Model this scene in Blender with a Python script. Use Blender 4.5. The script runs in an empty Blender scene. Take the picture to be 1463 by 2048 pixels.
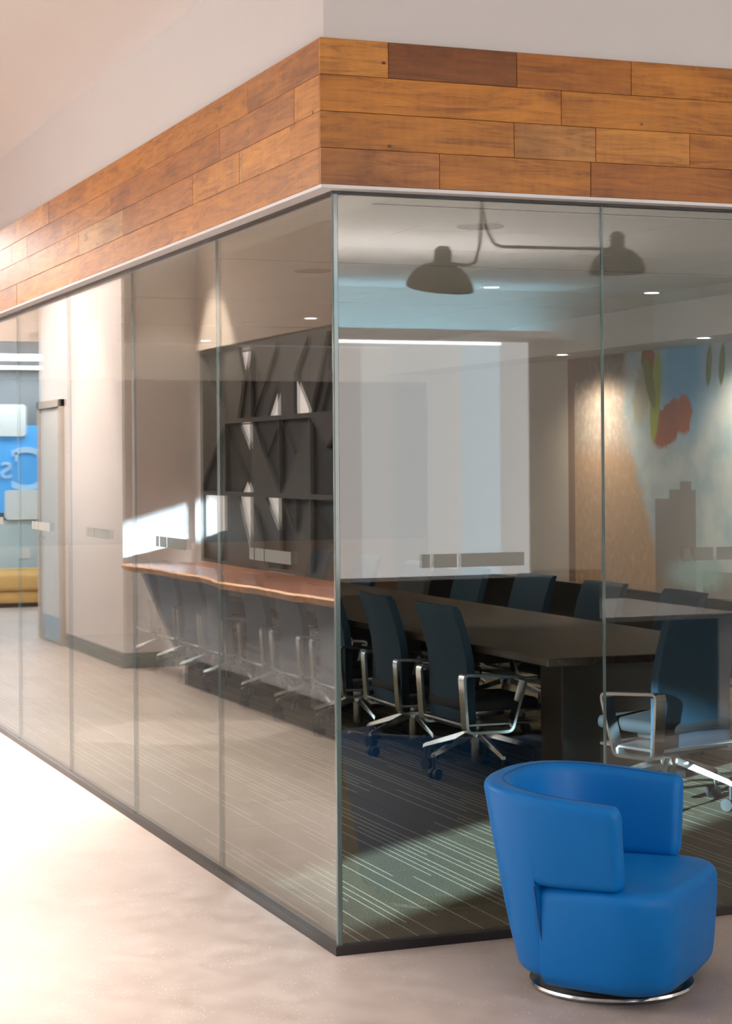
import bpy, bmesh, math, random
from mathutils import Vector, Matrix
random.seed(7)
PI = math.pi
scene = bpy.context.scene
COL = scene.collection

# ------------------------------------------------------------------ camera
cam_d = bpy.data.cameras.new('camera')
cam = bpy.data.objects.new('camera', cam_d); COL.objects.link(cam)
YAW, ROLL = 0.3727, 0.0071
cam.location = (-2.4074, -6.4449, 1.7347)
cam.matrix_world = (Matrix.Translation(cam.location) @ Matrix.Rotation(-YAW, 4, 'Z')
                    @ Matrix.Rotation(PI/2, 4, 'X') @ Matrix.Rotation(-ROLL, 4, 'Z'))
cam_d.sensor_width = 36; cam_d.sensor_fit = 'AUTO'
cam_d.lens = 3889.0/2048*36
cam_d.shift_y = -(1024-927.72)/2048
cam_d.clip_start = .05; cam_d.clip_end = 200
cam_d.dof.use_dof = True; cam_d.dof.focus_distance = 6.9; cam_d.dof.aperture_fstop = 9.0
scene.camera = cam

# ------------------------------------------------------------------ world, sun, exposure
world = bpy.data.worlds.new('world'); scene.world = world; world.use_nodes = True
bg = world.node_tree.nodes['Background']
bg.inputs[0].default_value = (.62, .82, 1, 1); bg.inputs[1].default_value = 2.0
SUN = Vector((1, .58, -.29)).normalized()
sd = bpy.data.lights.new('sun', 'SUN'); sd.energy = 45; sd.angle = math.radians(.9); sd.color = (.60, .85, 1)
so = bpy.data.objects.new('sun', sd); COL.objects.link(so)
so.rotation_euler = SUN.to_track_quat('-Z', 'Y').to_euler(); so.location = (-20, -10, 9)
vs = scene.view_settings
vs.view_transform = 'Standard'; vs.look = 'None'; vs.gamma = 1; vs.exposure = 0; vs.use_curve_mapping = False
scene.cycles.max_bounces = 10; scene.cycles.transparent_max_bounces = 24
scene.cycles.diffuse_bounces = 4; scene.cycles.glossy_bounces = 5
scene.cycles.caustics_reflective = False; scene.cycles.caustics_refractive = False
scene.cycles.sample_clamp_indirect = 6

def area(name, loc, size, energy, color=(1, 1, 1), rot=(0, 0, 0), spread=180):
    d = bpy.data.lights.new(name, 'AREA'); d.shape = 'RECTANGLE'; d.size, d.size_y = size
    d.energy = energy; d.color = color; d.spread = math.radians(spread)
    o = bpy.data.objects.new(name, d); COL.objects.link(o); o.location = loc; o.rotation_euler = rot
    return o
WARM = (1, .90, .83)
# unseen lobby luminaires added for brightness, and corridor troffers (their housings are built below)
area('added_lobby_light', (-2.5, .6, 3.66), (1.2, 3.6), 170, WARM, spread=85)
area('added_lobby_light', (-1.1, 5.8, 3.66), (.8, 4.6), 420, WARM, spread=88)
area('added_lobby_light', (-.9, -4.2, 3.66), (1.2, 1.6), 14, WARM, spread=130)
area('added_lobby_light', (3.7, -5.2, 3.66), (1.2, 1.2), 620, WARM, spread=60)
area('added_partition_light', (3.4, -9.6, 2.86), (4.2, 1.0), 420, (1, .94, .90), rot=(PI, 0, 0))  # unseen up-light added to brighten the rear ceiling and wall
area('added_ledge_light', (5.2, -13.28, 3.07), (4.6, .2), 130, (.42, .82, 1), rot=(PI, 0, 0))  # up-light added to make the bluish glow on the rear ceiling
area('corridor_light', (-2.2, 15.7, 2.97), (1.1, 1.0), 60, (.86, .95, 1))
area('corridor_light', (-2.6, 18.0, 2.97), (1.1, .5), 26, (.86, .95, 1))
area('corridor_light', (-.85, 11.2, 3.66), (.7, 2.4), 260, WARM)  # unseen luminaire added to brighten the corridor wall and door

# ------------------------------------------------------------------ node helpers
def mat(name):
    m = bpy.data.materials.new(name); m.use_nodes = True
    nt = m.node_tree; nt.nodes.clear()
    out = nt.nodes.new('ShaderNodeOutputMaterial')
    return m, nt, out
def N(nt, typ, **kw):
    n = nt.nodes.new(typ)
    for k, v in kw.items():
        if k.startswith('i_'):
            key = k[2:]; key = int(key) if key.isdigit() else key.replace('_', ' ')
            n.inputs[key].default_value = v
        else: setattr(n, k, v)
    return n
def L(nt, a, b): nt.links.new(a, b)
def math_(nt, op, a, b=None, c=None):
    n = nt.nodes.new('ShaderNodeMath'); n.operation = op
    for i, v in enumerate((a, b, c)):
        if v is None: continue
        if hasattr(v, 'is_output'): nt.links.new(v, n.inputs[i])
        else: n.inputs[i].default_value = v
    return n.outputs[0]
def mixc(nt, fac, a, b, blend='MIX'):
    n = nt.nodes.new('ShaderNodeMix'); n.data_type = 'RGBA'; n.blend_type = blend
    for key, v in ((0, fac), (6, a), (7, b)):
        if hasattr(v, 'is_output'): nt.links.new(v, n.inputs[key])
        elif key == 0: n.inputs[0].default_value = v
        else: n.inputs[key].default_value = (*v, 1)
    return n.outputs[2]
def ramp(nt, fac, stops):
    n = nt.nodes.new('ShaderNodeValToRGB'); cr = n.color_ramp
    while len(cr.elements) < len(stops): cr.elements.new(.5)
    for e, (p, c) in zip(cr.elements, stops): e.position = p; e.color = (*c, 1) if len(c) == 3 else c
    nt.links.new(fac, n.inputs[0]); return n.outputs[0]
def plain(name, col, rough=.5, metal=0, var=.06, scale=6, bump=0, bscale=200, spec=.5, coat=0):
    m, nt, out = mat(name)
    b = N(nt, 'ShaderNodeBsdfPrincipled', i_Roughness=rough, i_Metallic=metal)
    b.inputs['Specular IOR Level'].default_value = spec; b.inputs['Coat Weight'].default_value = coat
    tc = N(nt, 'ShaderNodeTexCoord')
    nz = N(nt, 'ShaderNodeTexNoise', i_Scale=scale, i_Detail=4.0); L(nt, tc.outputs['Object'], nz.inputs['Vector'])
    d = [c*(1-var) for c in col]; u = [min(1, c*(1+var)) for c in col]
    L(nt, mixc(nt, nz.outputs['Fac'], d, u), b.inputs['Base Color'])
    if bump:
        n2 = N(nt, 'ShaderNodeTexNoise', i_Scale=bscale, i_Detail=2.0); L(nt, tc.outputs['Object'], n2.inputs['Vector'])
        bp = N(nt, 'ShaderNodeBump', i_Strength=bump, i_Distance=.002); L(nt, n2.outputs['Fac'], bp.inputs['Height'])
        L(nt, bp.outputs[0], b.inputs['Normal'])
    L(nt, b.outputs[0], out.inputs[0]); return m
def emit(name, col, s):
    m, nt, out = mat(name); e = N(nt, 'ShaderNodeEmission', i_Strength=s); e.inputs[0].default_value = (*col, 1)
    L(nt, e.outputs[0], out.inputs[0]); return m

M = {}
M['wall'] = plain('white_paint', (.745, .72, .705), .75, var=.015, bump=.05, bscale=90)
M['ceil'] = plain('ceiling_paint', (.83, .81, .80), .8, var=.015)
M['tile'] = plain('acoustic_tile', (.88, .86, .82), .9, var=.03, bump=.15, bscale=300)
M['grid'] = plain('ceiling_grid', (.38, .36, .32), .6)
M['slot'] = plain('slot_black', (.05, .05, .045), .6)
M['beige'] = plain('beige_paint', (.68, .62, .56), .75, var=.02)
M['trimw'] = plain('white_trim', (.82, .80, .80), .4, var=.01)
M['blackch'] = plain('black_channel', (.018, .014, .012), .45)
M['charcoal'] = plain('charcoal_wall', (.011, .0105, .0095), .7)
M['panelwood'] = plain('warm_panel', (.20, .12, .075), .5, var=.15)
M['chrome'] = plain('polished_aluminium', (.78, .80, .80), .16, 1, var=.03)
M['steel'] = plain('brushed_steel', (.55, .56, .56), .3, 1, var=.03)
M['rubber'] = plain('black_plastic', (.012, .012, .013), .45)
M['navy'] = plain('navy_fabric', (.005, .031, .057), .75, var=.12, scale=30, bump=.25, bscale=600)
M['blackfab'] = plain('black_fabric', (.010, .011, .013), .8, var=.1, scale=30, bump=.2, bscale=600)
M['mesh'] = plain('black_mesh', (.014, .013, .012), .6, var=.2, scale=200)
M['shelf'] = plain('olive_grey_laminate', (.026, .025, .021), .6, var=.06)
M['counter'] = plain('dark_counter_panel', (.012, .013, .015), .5)
M['desktop'] = plain('white_solid_surface', (.85, .80, .76), .35, var=.01)
M['gold'] = plain('mustard_fabric', (.62, .36, .11), .8, var=.06, bump=.2, bscale=400)
M['signblue'] = plain('blue_sign_paint', (.10, .42, .86), .5, var=.03)
M['signgrey'] = plain('grey_wall_paint', (.16, .17, .18), .6, var=.02)
M['signpale'] = plain('pale_blue_wall', (.60, .74, .78), .6, var=.03)
M['signwhite'] = plain('white_board', (.86, .9, .88), .4, var=.02)
M['letter'] = plain('light_letter', (.48, .72, .95), .5, var=.02)
M['kick'] = plain('kick_plate', (.30, .38, .42), .35, .6)
M['doorm'] = plain('door_paint', (.58, .58, .54), .5, var=.02)
M['dframe'] = plain('door_frame', (.42, .37, .32), .5, var=.02)
M['skirt'] = plain('grey_skirting', (.22, .23, .22), .55)
M['palecab'] = plain('pale_grey_laminate', (.17, .175, .185), .5, var=.03)
M['pedwood'] = plain('dark_pedestal_veneer', (.028, .019, .012), .45, var=.15, scale=12)
M['shelf_shade'] = plain('shaded_laminate', (.004, .0038, .0032), .55)  # darker copy of the shelf laminate: recess shade put into the colour
M['lamp'] = plain('lamp_enamel', (.03, .03, .03), .35)
M['lens'] = emit('downlight_lens', (1, .93, .84), 14)
M['led'] = emit('led_strip', (1, .97, .95), 14)
M['trof'] = emit('troffer', (1, .98, .96), 5)
M['corled'] = emit('corridor_troffer', (.9, .97, 1), 9)
M['spk'] = plain('speaker_grille', (.40, .37, .32), .7)

# glass: two faces of coated glass, reflection follows the viewing angle (Schlick), the rest passes straight through
def glassmat(name, r0, tint):
    m, nt, out = mat(name)
    g = N(nt, 'ShaderNodeNewGeometry')
    vm = N(nt, 'ShaderNodeVectorMath', operation='DOT_PRODUCT')
    L(nt, g.outputs['Normal'], vm.inputs[0]); L(nt, g.outputs['Incoming'], vm.inputs[1])
    c = math_(nt, 'ABSOLUTE', vm.outputs['Value'])
    p = math_(nt, 'POWER', math_(nt, 'SUBTRACT', 1, c), 5)
    f = math_(nt, 'ADD', math_(nt, 'MULTIPLY', p, 1-r0), r0)
    t = N(nt, 'ShaderNodeBsdfTransparent'); t.inputs[0].default_value = (*tint, 1)
    gl = N(nt, 'ShaderNodeBsdfGlossy', i_Roughness=0.0); gl.inputs[0].default_value = (1, 1, 1, 1)
    mx = N(nt, 'ShaderNodeMixShader'); L(nt, f, mx.inputs[0]); L(nt, t.outputs[0], mx.inputs[1]); L(nt, gl.outputs[0], mx.inputs[2])
    L(nt, mx.outputs[0], out.inputs[0]); return m
M['glass'] = glassmat('clear_glass', .041, (.955, .975, .965))
M['glass_long'] = glassmat('laminated_glass', .12, (.955, .975, .965))
M['gedge'] = plain('glass_edge', (.11, .17, .165), .12, spec=.8, var=.2, scale=3)
def frost():
    m, nt, out = mat('frosted_film')
    t = N(nt, 'ShaderNodeBsdfTransparent'); d = N(nt, 'ShaderNodeBsdfDiffuse'); d.inputs[0].default_value = (.22, .225, .21, 1)
    tr = N(nt, 'ShaderNodeBsdfTranslucent'); tr.inputs[0].default_value = (.30, .305, .29, 1)
    a = N(nt, 'ShaderNodeAddShader'); L(nt, d.outputs[0], a.inputs[0]); L(nt, tr.outputs[0], a.inputs[1])
    mx = N(nt, 'ShaderNodeMixShader', i_0=.62); L(nt, t.outputs[0], mx.inputs[1]); L(nt, a.outputs[0], mx.inputs[2])
    L(nt, mx.outputs[0], out.inputs[0]); return m
M['frost'] = frost()

def concrete():
    m, nt, out = mat('polished_concrete')
    b = N(nt, 'ShaderNodeBsdfPrincipled')
    g = N(nt, 'ShaderNodeNewGeometry')
    n1 = N(nt, 'ShaderNodeTexNoise', i_Scale=1.1, i_Detail=6.0, i_Roughness=.6); L(nt, g.outputs['Position'], n1.inputs['Vector'])
    n2 = N(nt, 'ShaderNodeTexNoise', i_Scale=7.0, i_Detail=5.0); L(nt, g.outputs['Position'], n2.inputs['Vector'])
    v = N(nt, 'ShaderNodeTexVoronoi', i_Scale=55.0); L(nt, g.outputs['Position'], v.inputs['Vector'])
    n3 = N(nt, 'ShaderNodeTexNoise', i_Scale=3.0, i_Detail=2.0); L(nt, g.outputs['Position'], n3.inputs['Vector'])
    base = ramp(nt, n1.outputs['Fac'], [(.3, (.40, .335, .295)), (.55, (.49, .42, .375)), (.75, (.55, .48, .44))])
    base = mixc(nt, .35, base, ramp(nt, n2.outputs['Fac'], [(.35, (.37, .305, .26)), (.65, (.54, .47, .43))]))
    sp = math_(nt, 'MULTIPLY', math_(nt, 'LESS_THAN', v.outputs['Distance'], .16), math_(nt, 'GREATER_THAN', n3.outputs['Fac'], .47))
    base = mixc(nt, math_(nt, 'MULTIPLY', sp, .7), base, (.78, .74, .70))
    L(nt, base, b.inputs['Base Color'])
    L(nt, ramp(nt, n2.outputs['Fac'], [(.3, (.30,)*3), (.7, (.46,)*3)]), b.inputs['Roughness'])
    b.inputs['Specular IOR Level'].default_value = .45
    L(nt, b.outputs[0], out.inputs[0]); return m
M['concrete'] = concrete()

def carpet():
    m, nt, out = mat('striped_carpet')
    b = N(nt, 'ShaderNodeBsdfPrincipled', i_Roughness=.95); b.inputs['Specular IOR Level'].default_value = .1
    g = N(nt, 'ShaderNodeNewGeometry'); s = N(nt, 'ShaderNodeSeparateXYZ'); L(nt, g.outputs['Position'], s.inputs[0])
    x, y = s.outputs[0], s.outputs[1]
    nz = N(nt, 'ShaderNodeTexNoise', i_Scale=170.0, i_Detail=2.0); L(nt, g.outputs['Position'], nz.inputs['Vector'])
    big = N(nt, 'ShaderNodeTexNoise', i_Scale=1.3, i_Detail=2.0); L(nt, g.outputs['Position'], big.inputs['Vector'])
    col = ramp(nt, nz.outputs['Fac'], [(.32, (.032, .027, .016)), (.5, (.074, .062, .039)), (.7, (.135, .116, .078))])
    q = math_(nt, 'DIVIDE', x, .038); ci = math_(nt, 'FLOOR', q); fr = math_(nt, 'FRACT', q)
    w1 = N(nt, 'ShaderNodeTexWhiteNoise', noise_dimensions='1D'); L(nt, ci, w1.inputs['W'])
    seg = math_(nt, 'FLOOR', math_(nt, 'ADD', math_(nt, 'DIVIDE', y, 1.15), math_(nt, 'MULTIPLY', w1.outputs['Value'], 9.7)))
    w2 = N(nt, 'ShaderNodeTexWhiteNoise', noise_dimensions='2D')
    cb = N(nt, 'ShaderNodeCombineXYZ'); L(nt, ci, cb.inputs[0]); L(nt, seg, cb.inputs[1]); L(nt, cb.outputs[0], w2.inputs['Vector'])
    on = math_(nt, 'GREATER_THAN', w2.outputs['Value'], .52)
    ln = math_(nt, 'LESS_THAN', math_(nt, 'ABSOLUTE', math_(nt, 'SUBTRACT', fr, .5)), .085)
    fac = math_(nt, 'MULTIPLY', math_(nt, 'MULTIPLY', on, ln), .85)
    col = mixc(nt, fac, col, (.29, .27, .21))
    L(nt, col, b.inputs['Base Color'])
    bp = N(nt, 'ShaderNodeBump', i_Strength=.5, i_Distance=.004); L(nt, nz.outputs['Fac'], bp.inputs['Height']); L(nt, bp.outputs[0], b.inputs['Normal'])
    L(nt, b.outputs[0], out.inputs[0]); return m
M['carpet'] = carpet()

def plankmat():
    m, nt, out = mat('reclaimed_maple')
    b = N(nt, 'ShaderNodeBsdfPrincipled')
    tc = N(nt, 'ShaderNodeTexCoord'); oi = N(nt, 'ShaderNodeObjectInfo')
    off = N(nt, 'ShaderNodeVectorMath', operation='MULTIPLY_ADD')
    cb = N(nt, 'ShaderNodeCombineXYZ')
    for i in range(3): L(nt, math_(nt, 'MULTIPLY', oi.outputs['Random'], 37.0+11*i), cb.inputs[i])
    L(nt, tc.outputs['Object'], off.inputs[0]); off.inputs[1].default_value = (1, 1, 1); L(nt, cb.outputs[0], off.inputs[2])
    def tex(scale, sv, **k):
        mp = N(nt, 'ShaderNodeMapping'); L(nt, off.outputs[0], mp.inputs[0]); mp.inputs['Scale'].default_value = sv
        n = N(nt, 'ShaderNodeTexNoise', i_Scale=scale, **k); L(nt, mp.outputs[0], n.inputs['Vector']); return n.outputs['Fac']
    grain = tex(3.0, (1.0, 9, 9), i_Detail=8.0, i_Roughness=.65, i_Distortion=1.2)
    fine = tex(14.0, (1.0, 22, 22), i_Detail=3.0)
    curl = tex(9.0, (5, 1.0, 1.0), i_Detail=3.0)
    blot = tex(1.8, (1.2, 2.5, 2.5), i_Detail=3.0)
    v = math_(nt, 'ADD', math_(nt, 'MULTIPLY', grain, .72), math_(nt, 'ADD', math_(nt, 'MULTIPLY', fine, .16), math_(nt, 'MULTIPLY', curl, .12)))
    tone = ramp(nt, v, [(.36, (.50, .42, .36)), (.47, (.86, .82, .78)), (.55, (1.02, 1.0, .98)), (.66, (1.22, 1.22, 1.22))])
    col = mixc(nt, 1, oi.outputs['Color'], tone, 'MULTIPLY')
    dk = ramp(nt, blot, [(.34, (.62, .55, .5)), (.52, (1, 1, 1))])
    col = mixc(nt, .75, col, mixc(nt, 1, col, dk, 'MULTIPLY'))
    vo = N(nt, 'ShaderNodeTexVoronoi', i_Scale=4.2); 
    mp = N(nt, 'ShaderNodeMapping'); L(nt, off.outputs[0], mp.inputs[0]); mp.inputs['Scale'].default_value = (1, 1.6, 1.6); L(nt, mp.outputs[0], vo.inputs['Vector'])
    kn = ramp(nt, vo.outputs['Distance'], [(.02, (1, 1, 1)), (.05, (0, 0, 0))])
    col = mixc(nt, kn, col, (.035, .016, .006))
    L(nt, col, b.inputs['Base Color'])
    b.inputs['Roughness'].default_value = .42; b.inputs['Specular IOR Level'].default_value = .4
    bp = N(nt, 'ShaderNodeBump', i_Strength=.12, i_Distance=.003); L(nt, v, bp.inputs['Height']); L(nt, bp.outputs[0], b.inputs['Normal'])
    L(nt, b.outputs[0], out.inputs[0]); return m
M['plank'] = plankmat()

def slabwood():
    m, nt, out = mat('walnut_slab')
    b = N(nt, 'ShaderNodeBsdfPrincipled', i_Roughness=.4); b.inputs['Specular IOR Level'].default_value = .3
    tc = N(nt, 'ShaderNodeTexCoord'); mp = N(nt, 'ShaderNodeMapping'); L(nt, tc.outputs['Object'], mp.inputs[0]); mp.inputs['Scale'].default_value = (7, .7, 7)
    n = N(nt, 'ShaderNodeTexNoise', i_Scale=2.2, i_Detail=7.0, i_Distortion=1.5); L(nt, mp.outputs[0], n.inputs['Vector'])
    col = ramp(nt, n.outputs['Fac'], [(.3, (.012, .008, .005)), (.5, (.030, .020, .012)), (.7, (.055, .038, .022))])
    L(nt, col, b.inputs['Base Color']); L(nt, b.outputs[0], out.inputs[0]); return m
M['slab'] = slabwood()
def sapwood():  # pale live edge of the lobby counter
    m, nt, out = mat('live_edge_sapwood'); b = N(nt, 'ShaderNodeBsdfPrincipled', i_Roughness=.4)
    tc = N(nt, 'ShaderNodeTexCoord'); n = N(nt, 'ShaderNodeTexNoise', i_Scale=2.5, i_Detail=5.0); L(nt, tc.outputs['Object'], n.inputs['Vector'])
    f = n.outputs['Fac']
    L(nt, ramp(nt, f, [(.3, (.33, .15, .05)), (.7, (.58, .31, .13))]), b.inputs['Base Color']); L(nt, b.outputs[0], out.inputs[0]); return m
M['sap'] = sapwood()
def countertop():
    m, nt, out = mat('red_brown_slab')
    b = N(nt, 'ShaderNodeBsdfPrincipled', i_Roughness=.3)
    tc = N(nt, 'ShaderNodeTexCoord'); mp = N(nt, 'ShaderNodeMapping'); L(nt, tc.outputs['Object'], mp.inputs[0]); mp.inputs['Scale'].default_value = (7, .7, 7)
    n = N(nt, 'ShaderNodeTexNoise', i_Scale=2.2, i_Detail=7.0, i_Distortion=1.5); L(nt, mp.outputs[0], n.inputs['Vector'])
    L(nt, ramp(nt, n.outputs['Fac'], [(.3, (.06, .020, .010)), (.5, (.15, .052, .026)), (.7, (.26, .11, .055))]), b.inputs['Base Color'])
    L(nt, b.outputs[0], out.inputs[0]); return m
M['ctop'] = countertop()
def leather():
    m, nt, out = mat('blue_leather')
    b = N(nt, 'ShaderNodeBsdfPrincipled', i_Roughness=.42)
    tc = N(nt, 'ShaderNodeTexCoord')
    n = N(nt, 'ShaderNodeTexVoronoi', i_Scale=420.0); L(nt, tc.outputs['Object'], n.inputs['Vector'])
    n2 = N(nt, 'ShaderNodeTexNoise', i_Scale=5.0, i_Detail=3.0); L(nt, tc.outputs['Object'], n2.inputs['Vector'])
    L(nt, mixc(nt, n2.outputs['Fac'], (.001, .165, .54), (.002, .185, .60)), b.inputs['Base Color'])
    bp = N(nt, 'ShaderNodeBump', i_Strength=.08, i_Distance=.001); L(nt, n.outputs['Distance'], bp.inputs['Height']); L(nt, bp.outputs[0], b.inputs['Normal'])
    b.inputs['Specular IOR Level'].default_value = .22
    L(nt, b.outputs[0], out.inputs[0]); return m
M['leather'] = leather()
M['stitch'] = plain('blue_stitching', (.008, .05, .20), .6)

# ------------------------------------------------------------------ mesh helpers
def bm_box(bm, c, s, bevel=0, rot=None, seg=1):
    r = bmesh.ops.create_cube(bm, size=1)
    vs_ = r['verts']
    for v in vs_: v.co = Vector((v.co.x*s[0], v.co.y*s[1], v.co.z*s[2]))
    if bevel:
        es = list({e for v in vs_ for e in v.link_edges})
        rb = bmesh.ops.bevel(bm, geom=es, offset=bevel, segments=seg, affect='EDGES', profile=.5)
        vs_ = list({v for f in rb['faces'] for v in f.verts} | {v for v in vs_ if v.is_valid})
    mtx = Matrix.Translation(c) @ (rot.to_4x4() if rot is not None else Matrix())
    for v in vs_: v.co = mtx @ v.co
    return vs_
def bx(x0, x1, y0, y1, z0, z1, bm=None, bevel=0, seg=1):
    bm = bm or bmesh.new()
    bm_box(bm, ((x0+x1)/2, (y0+y1)/2, (z0+z1)/2), (abs(x1-x0), abs(y1-y0), abs(z1-z0)), bevel, seg=seg); return bm
def tube(bm, pts, rad, n=10, caps=True):
    pts = [Vector(p) for p in pts]; rings = []
    rs = rad if isinstance(rad, (list, tuple)) else [rad]*len(pts)
    up = None
    for i, p in enumerate(pts):
        t = (pts[min(i+1, len(pts)-1)]-pts[max(i-1, 0)]).normalized()
        if up is None: up = Vector((0, 0, 1)) if abs(t.z) < .9 else Vector((1, 0, 0))
        a = t.cross(up).normalized(); b = a.cross(t).normalized(); up = b
        rings.append([bm.verts.new(p+rs[i]*(math.cos(2*PI*k/n)*a+math.sin(2*PI*k/n)*b)) for k in range(n)])
    loft(bm, rings, caps)
def loft(bm, rings, caps=True, closed=False):
    n = len(rings[0]); m = len(rings)
    for i in range(m if closed else m-1):
        A, B = rings[i], rings[(i+1) % m]
        for k in range(n):
            bm.faces.new((A[k], A[(k+1) % n], B[(k+1) % n], B[k]))
    if caps and not closed:
        bm.faces.new(list(reversed(rings[0]))); bm.faces.new(rings[-1])
def lathe(bm, prof, n=32, c=(0, 0, 0), caps=True):
    rings = [[bm.verts.new((c[0]+r*math.cos(2*PI*k/n), c[1]+r*math.sin(2*PI*k/n), c[2]+z)) for k in range(n)] for r, z in prof]
    loft(bm, rings, caps)
def prism(bm, poly, axis, a, b):
    # poly: 2-D points; axis 'x': (y,z) points extruded in x, 'y': (x,z), 'z': (x,y)
    f = {'x': lambda p, t: (t, p[0], p[1]), 'y': lambda p, t: (p[0], t, p[1]), 'z': lambda p, t: (p[0], p[1], t)}[axis]
    A = [bm.verts.new(f(p, a)) for p in poly]; B = [bm.verts.new(f(p, b)) for p in poly]
    bm.faces.new(A); bm.faces.new(list(reversed(B)))
    for i in range(len(poly)):
        j = (i+1) % len(poly); bm.faces.new((A[j], A[i], B[i], B[j]))
def mesh(name, bm, m, smooth=False, ang=40):
    bmesh.ops.recalc_face_normals(bm, faces=bm.faces)
    me = bpy.data.meshes.new(name); bm.to_mesh(me); bm.free()
    for x in (m if isinstance(m, list) else [m]): me.materials.append(M[x] if isinstance(x, str) else x)
    if smooth:
        for p in me.polygons: p.use_smooth = True
        me.set_sharp_from_angle(angle=math.radians(ang))
    return me
def ob(name, me, parent=None, loc=None, rot=None):
    o = bpy.data.objects.new(name, me); COL.objects.link(o); o.parent = parent
    if loc: o.location = loc
    if rot: o.rotation_euler = rot
    return o
def part(name, bm, m, parent=None, smooth=False, ang=40, **k):
    return ob(name, mesh(name, bm, m, smooth, ang), parent, **k)
def tag(o, label, cat, group=None):
    o['label'] = label; o['category'] = cat
    if group: o['group'] = group
    return o
def thing(name, label, cat, loc=(0, 0, 0), rz=0, group=None):
    o = ob(name, None); o.location = loc; o.rotation_euler = (0, 0, rz)
    return tag(o, label, cat, group)
def struct(name, bm, m, label=None, **k):
    o = part(name, bm, m, **k); o['kind'] = 'structure'
    if label: o['label'] = label
    return o
def dup(root, loc, rz, label, group=None):
    r = root.copy(); COL.objects.link(r); r.location = loc; r.rotation_euler = (0, 0, rz); r['label'] = label
    if group: r['group'] = group
    for ch in root.children:
        c = ch.copy(); COL.objects.link(c); c.parent = r
        for g in ch.children:
            d = g.copy(); COL.objects.link(d); d.parent = c
    return r

# ------------------------------------------------------------------ the setting
H = 2.70; YB = 13.2; XW = 6.0; ZC = 3.0; ZL = 3.69
bm = bmesh.new()
prism(bm, [(-8, -13.5), (9, -13.5), (9, 0), (0, 0), (0, 20), (-8, 20)], 'z', -.1, 0)
struct('floor', bm, 'concrete', 'pale polished concrete lobby floor outside the glass room')
fl = struct('floor_carpet', bx(0, 6.2, 0, YB, -.1, -.006), 'carpet', 'dark striped carpet floor of the glass meeting room')
tm = {}
TS = .61
for i in range(10):
    for j in range(22):
        x0, y0 = .012+i*TS, .012+j*TS
        x1, y1 = min(x0+TS, 5.99), min(y0+TS, YB)
        if x1-x0 < .05 or y1-y0 < .05: continue
        k = (round(x1-x0, 3), round(y1-y0, 3))
        if k not in tm: tm[k] = mesh('carpet_tile', bx(-k[0]/2+.0012, k[0]/2-.0012, -k[1]/2+.0012, k[1]/2-.0012, -.006, 0), 'carpet')
        ob('carpet_tile', tm[k], fl, loc=((x0+x1)/2, (y0+y1)/2, 0))

bm = bmesh.new()
prism(bm, [(-8, -13.5), (9, -13.5), (9, 0), (0, 0), (0, 13.2), (-8, 13.2)], 'z', ZL, ZL+.1)
struct('ceiling', bm, 'ceil', 'high pale lobby ceiling above the wood band')
struct('ceiling_corridor', bx(-8, 0, 13.2, 20, ZC, ZC+.1), 'ceil', 'low white ceiling of the far corridor')
struct('wall_bulkhead', bx(-8, 0, 13.2, 13.3, ZC, ZL), 'beige', 'beige bulkhead above the far corridor')
# left lobby wall with two window openings (x = -8)
W1 = (-4.5, -3.46, 2.37, 3.62)      # sun slot
W2 = (-1.4, 4.9, .5, 3.3)           # large window
W3 = (5.98, 6.62, 2.72, 3.08)        # small clerestory
bm = bmesh.new()
ys = [-13.5, W1[0], W1[1], W2[0], W2[1], W3[0], W3[1], 20]
for i in range(7):
    a, b = ys[i], ys[i+1]
    w = {1: W1, 3: W2, 5: W3}.get(i)
    if w is None: bx(-8.15, -8, a, b, 0, ZL, bm)
    else: bx(-8.15, -8, a, b, 0, w[2], bm); bx(-8.15, -8, a, b, w[3], ZL, bm)
struct('wall_lobby_left', bm, 'wall')
M['daylight'] = emit('daylight_pane', (.93, .96, 1), 3.0)
wd = struct('window_1', bx(-8.1, -8.08, W2[0], W2[1], W2[2], W2[3]), 'daylight', 'large daylit lobby window')
for k in range(5):
    y = W2[0]+k*(W2[1]-W2[0])/4
    part('mullion', bx(-8.06, -7.98, y-.03, y+.03, W2[2], W2[3]), 'blackch', wd)
struct('wall_lobby_back', bx(-8, 9, -13.6, -13.5, 0, ZL), 'wall')
cv = thing('added_ledge', 'added white ledge with bluish up-light high on the rear lobby wall', 'light', (5.2, -13.5, 3.02))
part('ledge', bx(-2.4, 2.4, 0, .42, 0, .03), 'trimw', cv); part('lip', bx(-2.4, 2.4, .40, .42, .03, .10), 'trimw', cv)
cv2 = thing('added_trough', 'added up-light trough on top of the partition behind the desk', 'light', (3.4, -9.6, 2.80))
part('trough', bx(-2.15, 2.15, -.55, .55, 0, .02), 'trimw', cv2)
for y in (-.55, .53): part('lip', bx(-2.15, 2.15, y, y+.02, .02, .10), 'trimw', cv2)
M['added_glow'] = emit('added_glow_pane', (1, .95, .92), 3.5)  # glowing pane of an unseen window, added to brighten the rear lobby
bm = bmesh.new()
for a, b in ((-13.5, -11.3), (-5.5, 20)): bx(9, 9.1, a, b, 0, ZL, bm)
bx(9, 9.1, -11.3, -5.5, 0, .6, bm); bx(9, 9.1, -11.3, -5.5, 3.4, ZL, bm)
struct('wall_lobby_right', bm, 'wall')
w3 = struct('window_22', bx(9.06, 9.08, -11.3, -5.5, .6, 3.4), 'added_glow', 'large glowing window added to brighten the rear of the lobby')
for k in range(4): part('mullion', bx(8.98, 9.05, -11.3+k*5.8/3-.03, -11.3+k*5.8/3+.03, .6, 3.4), 'blackch', w3)
struct('wall_lobby_far', bx(-8, 0, 20, 20.1, 0, ZL), 'wall')
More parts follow.
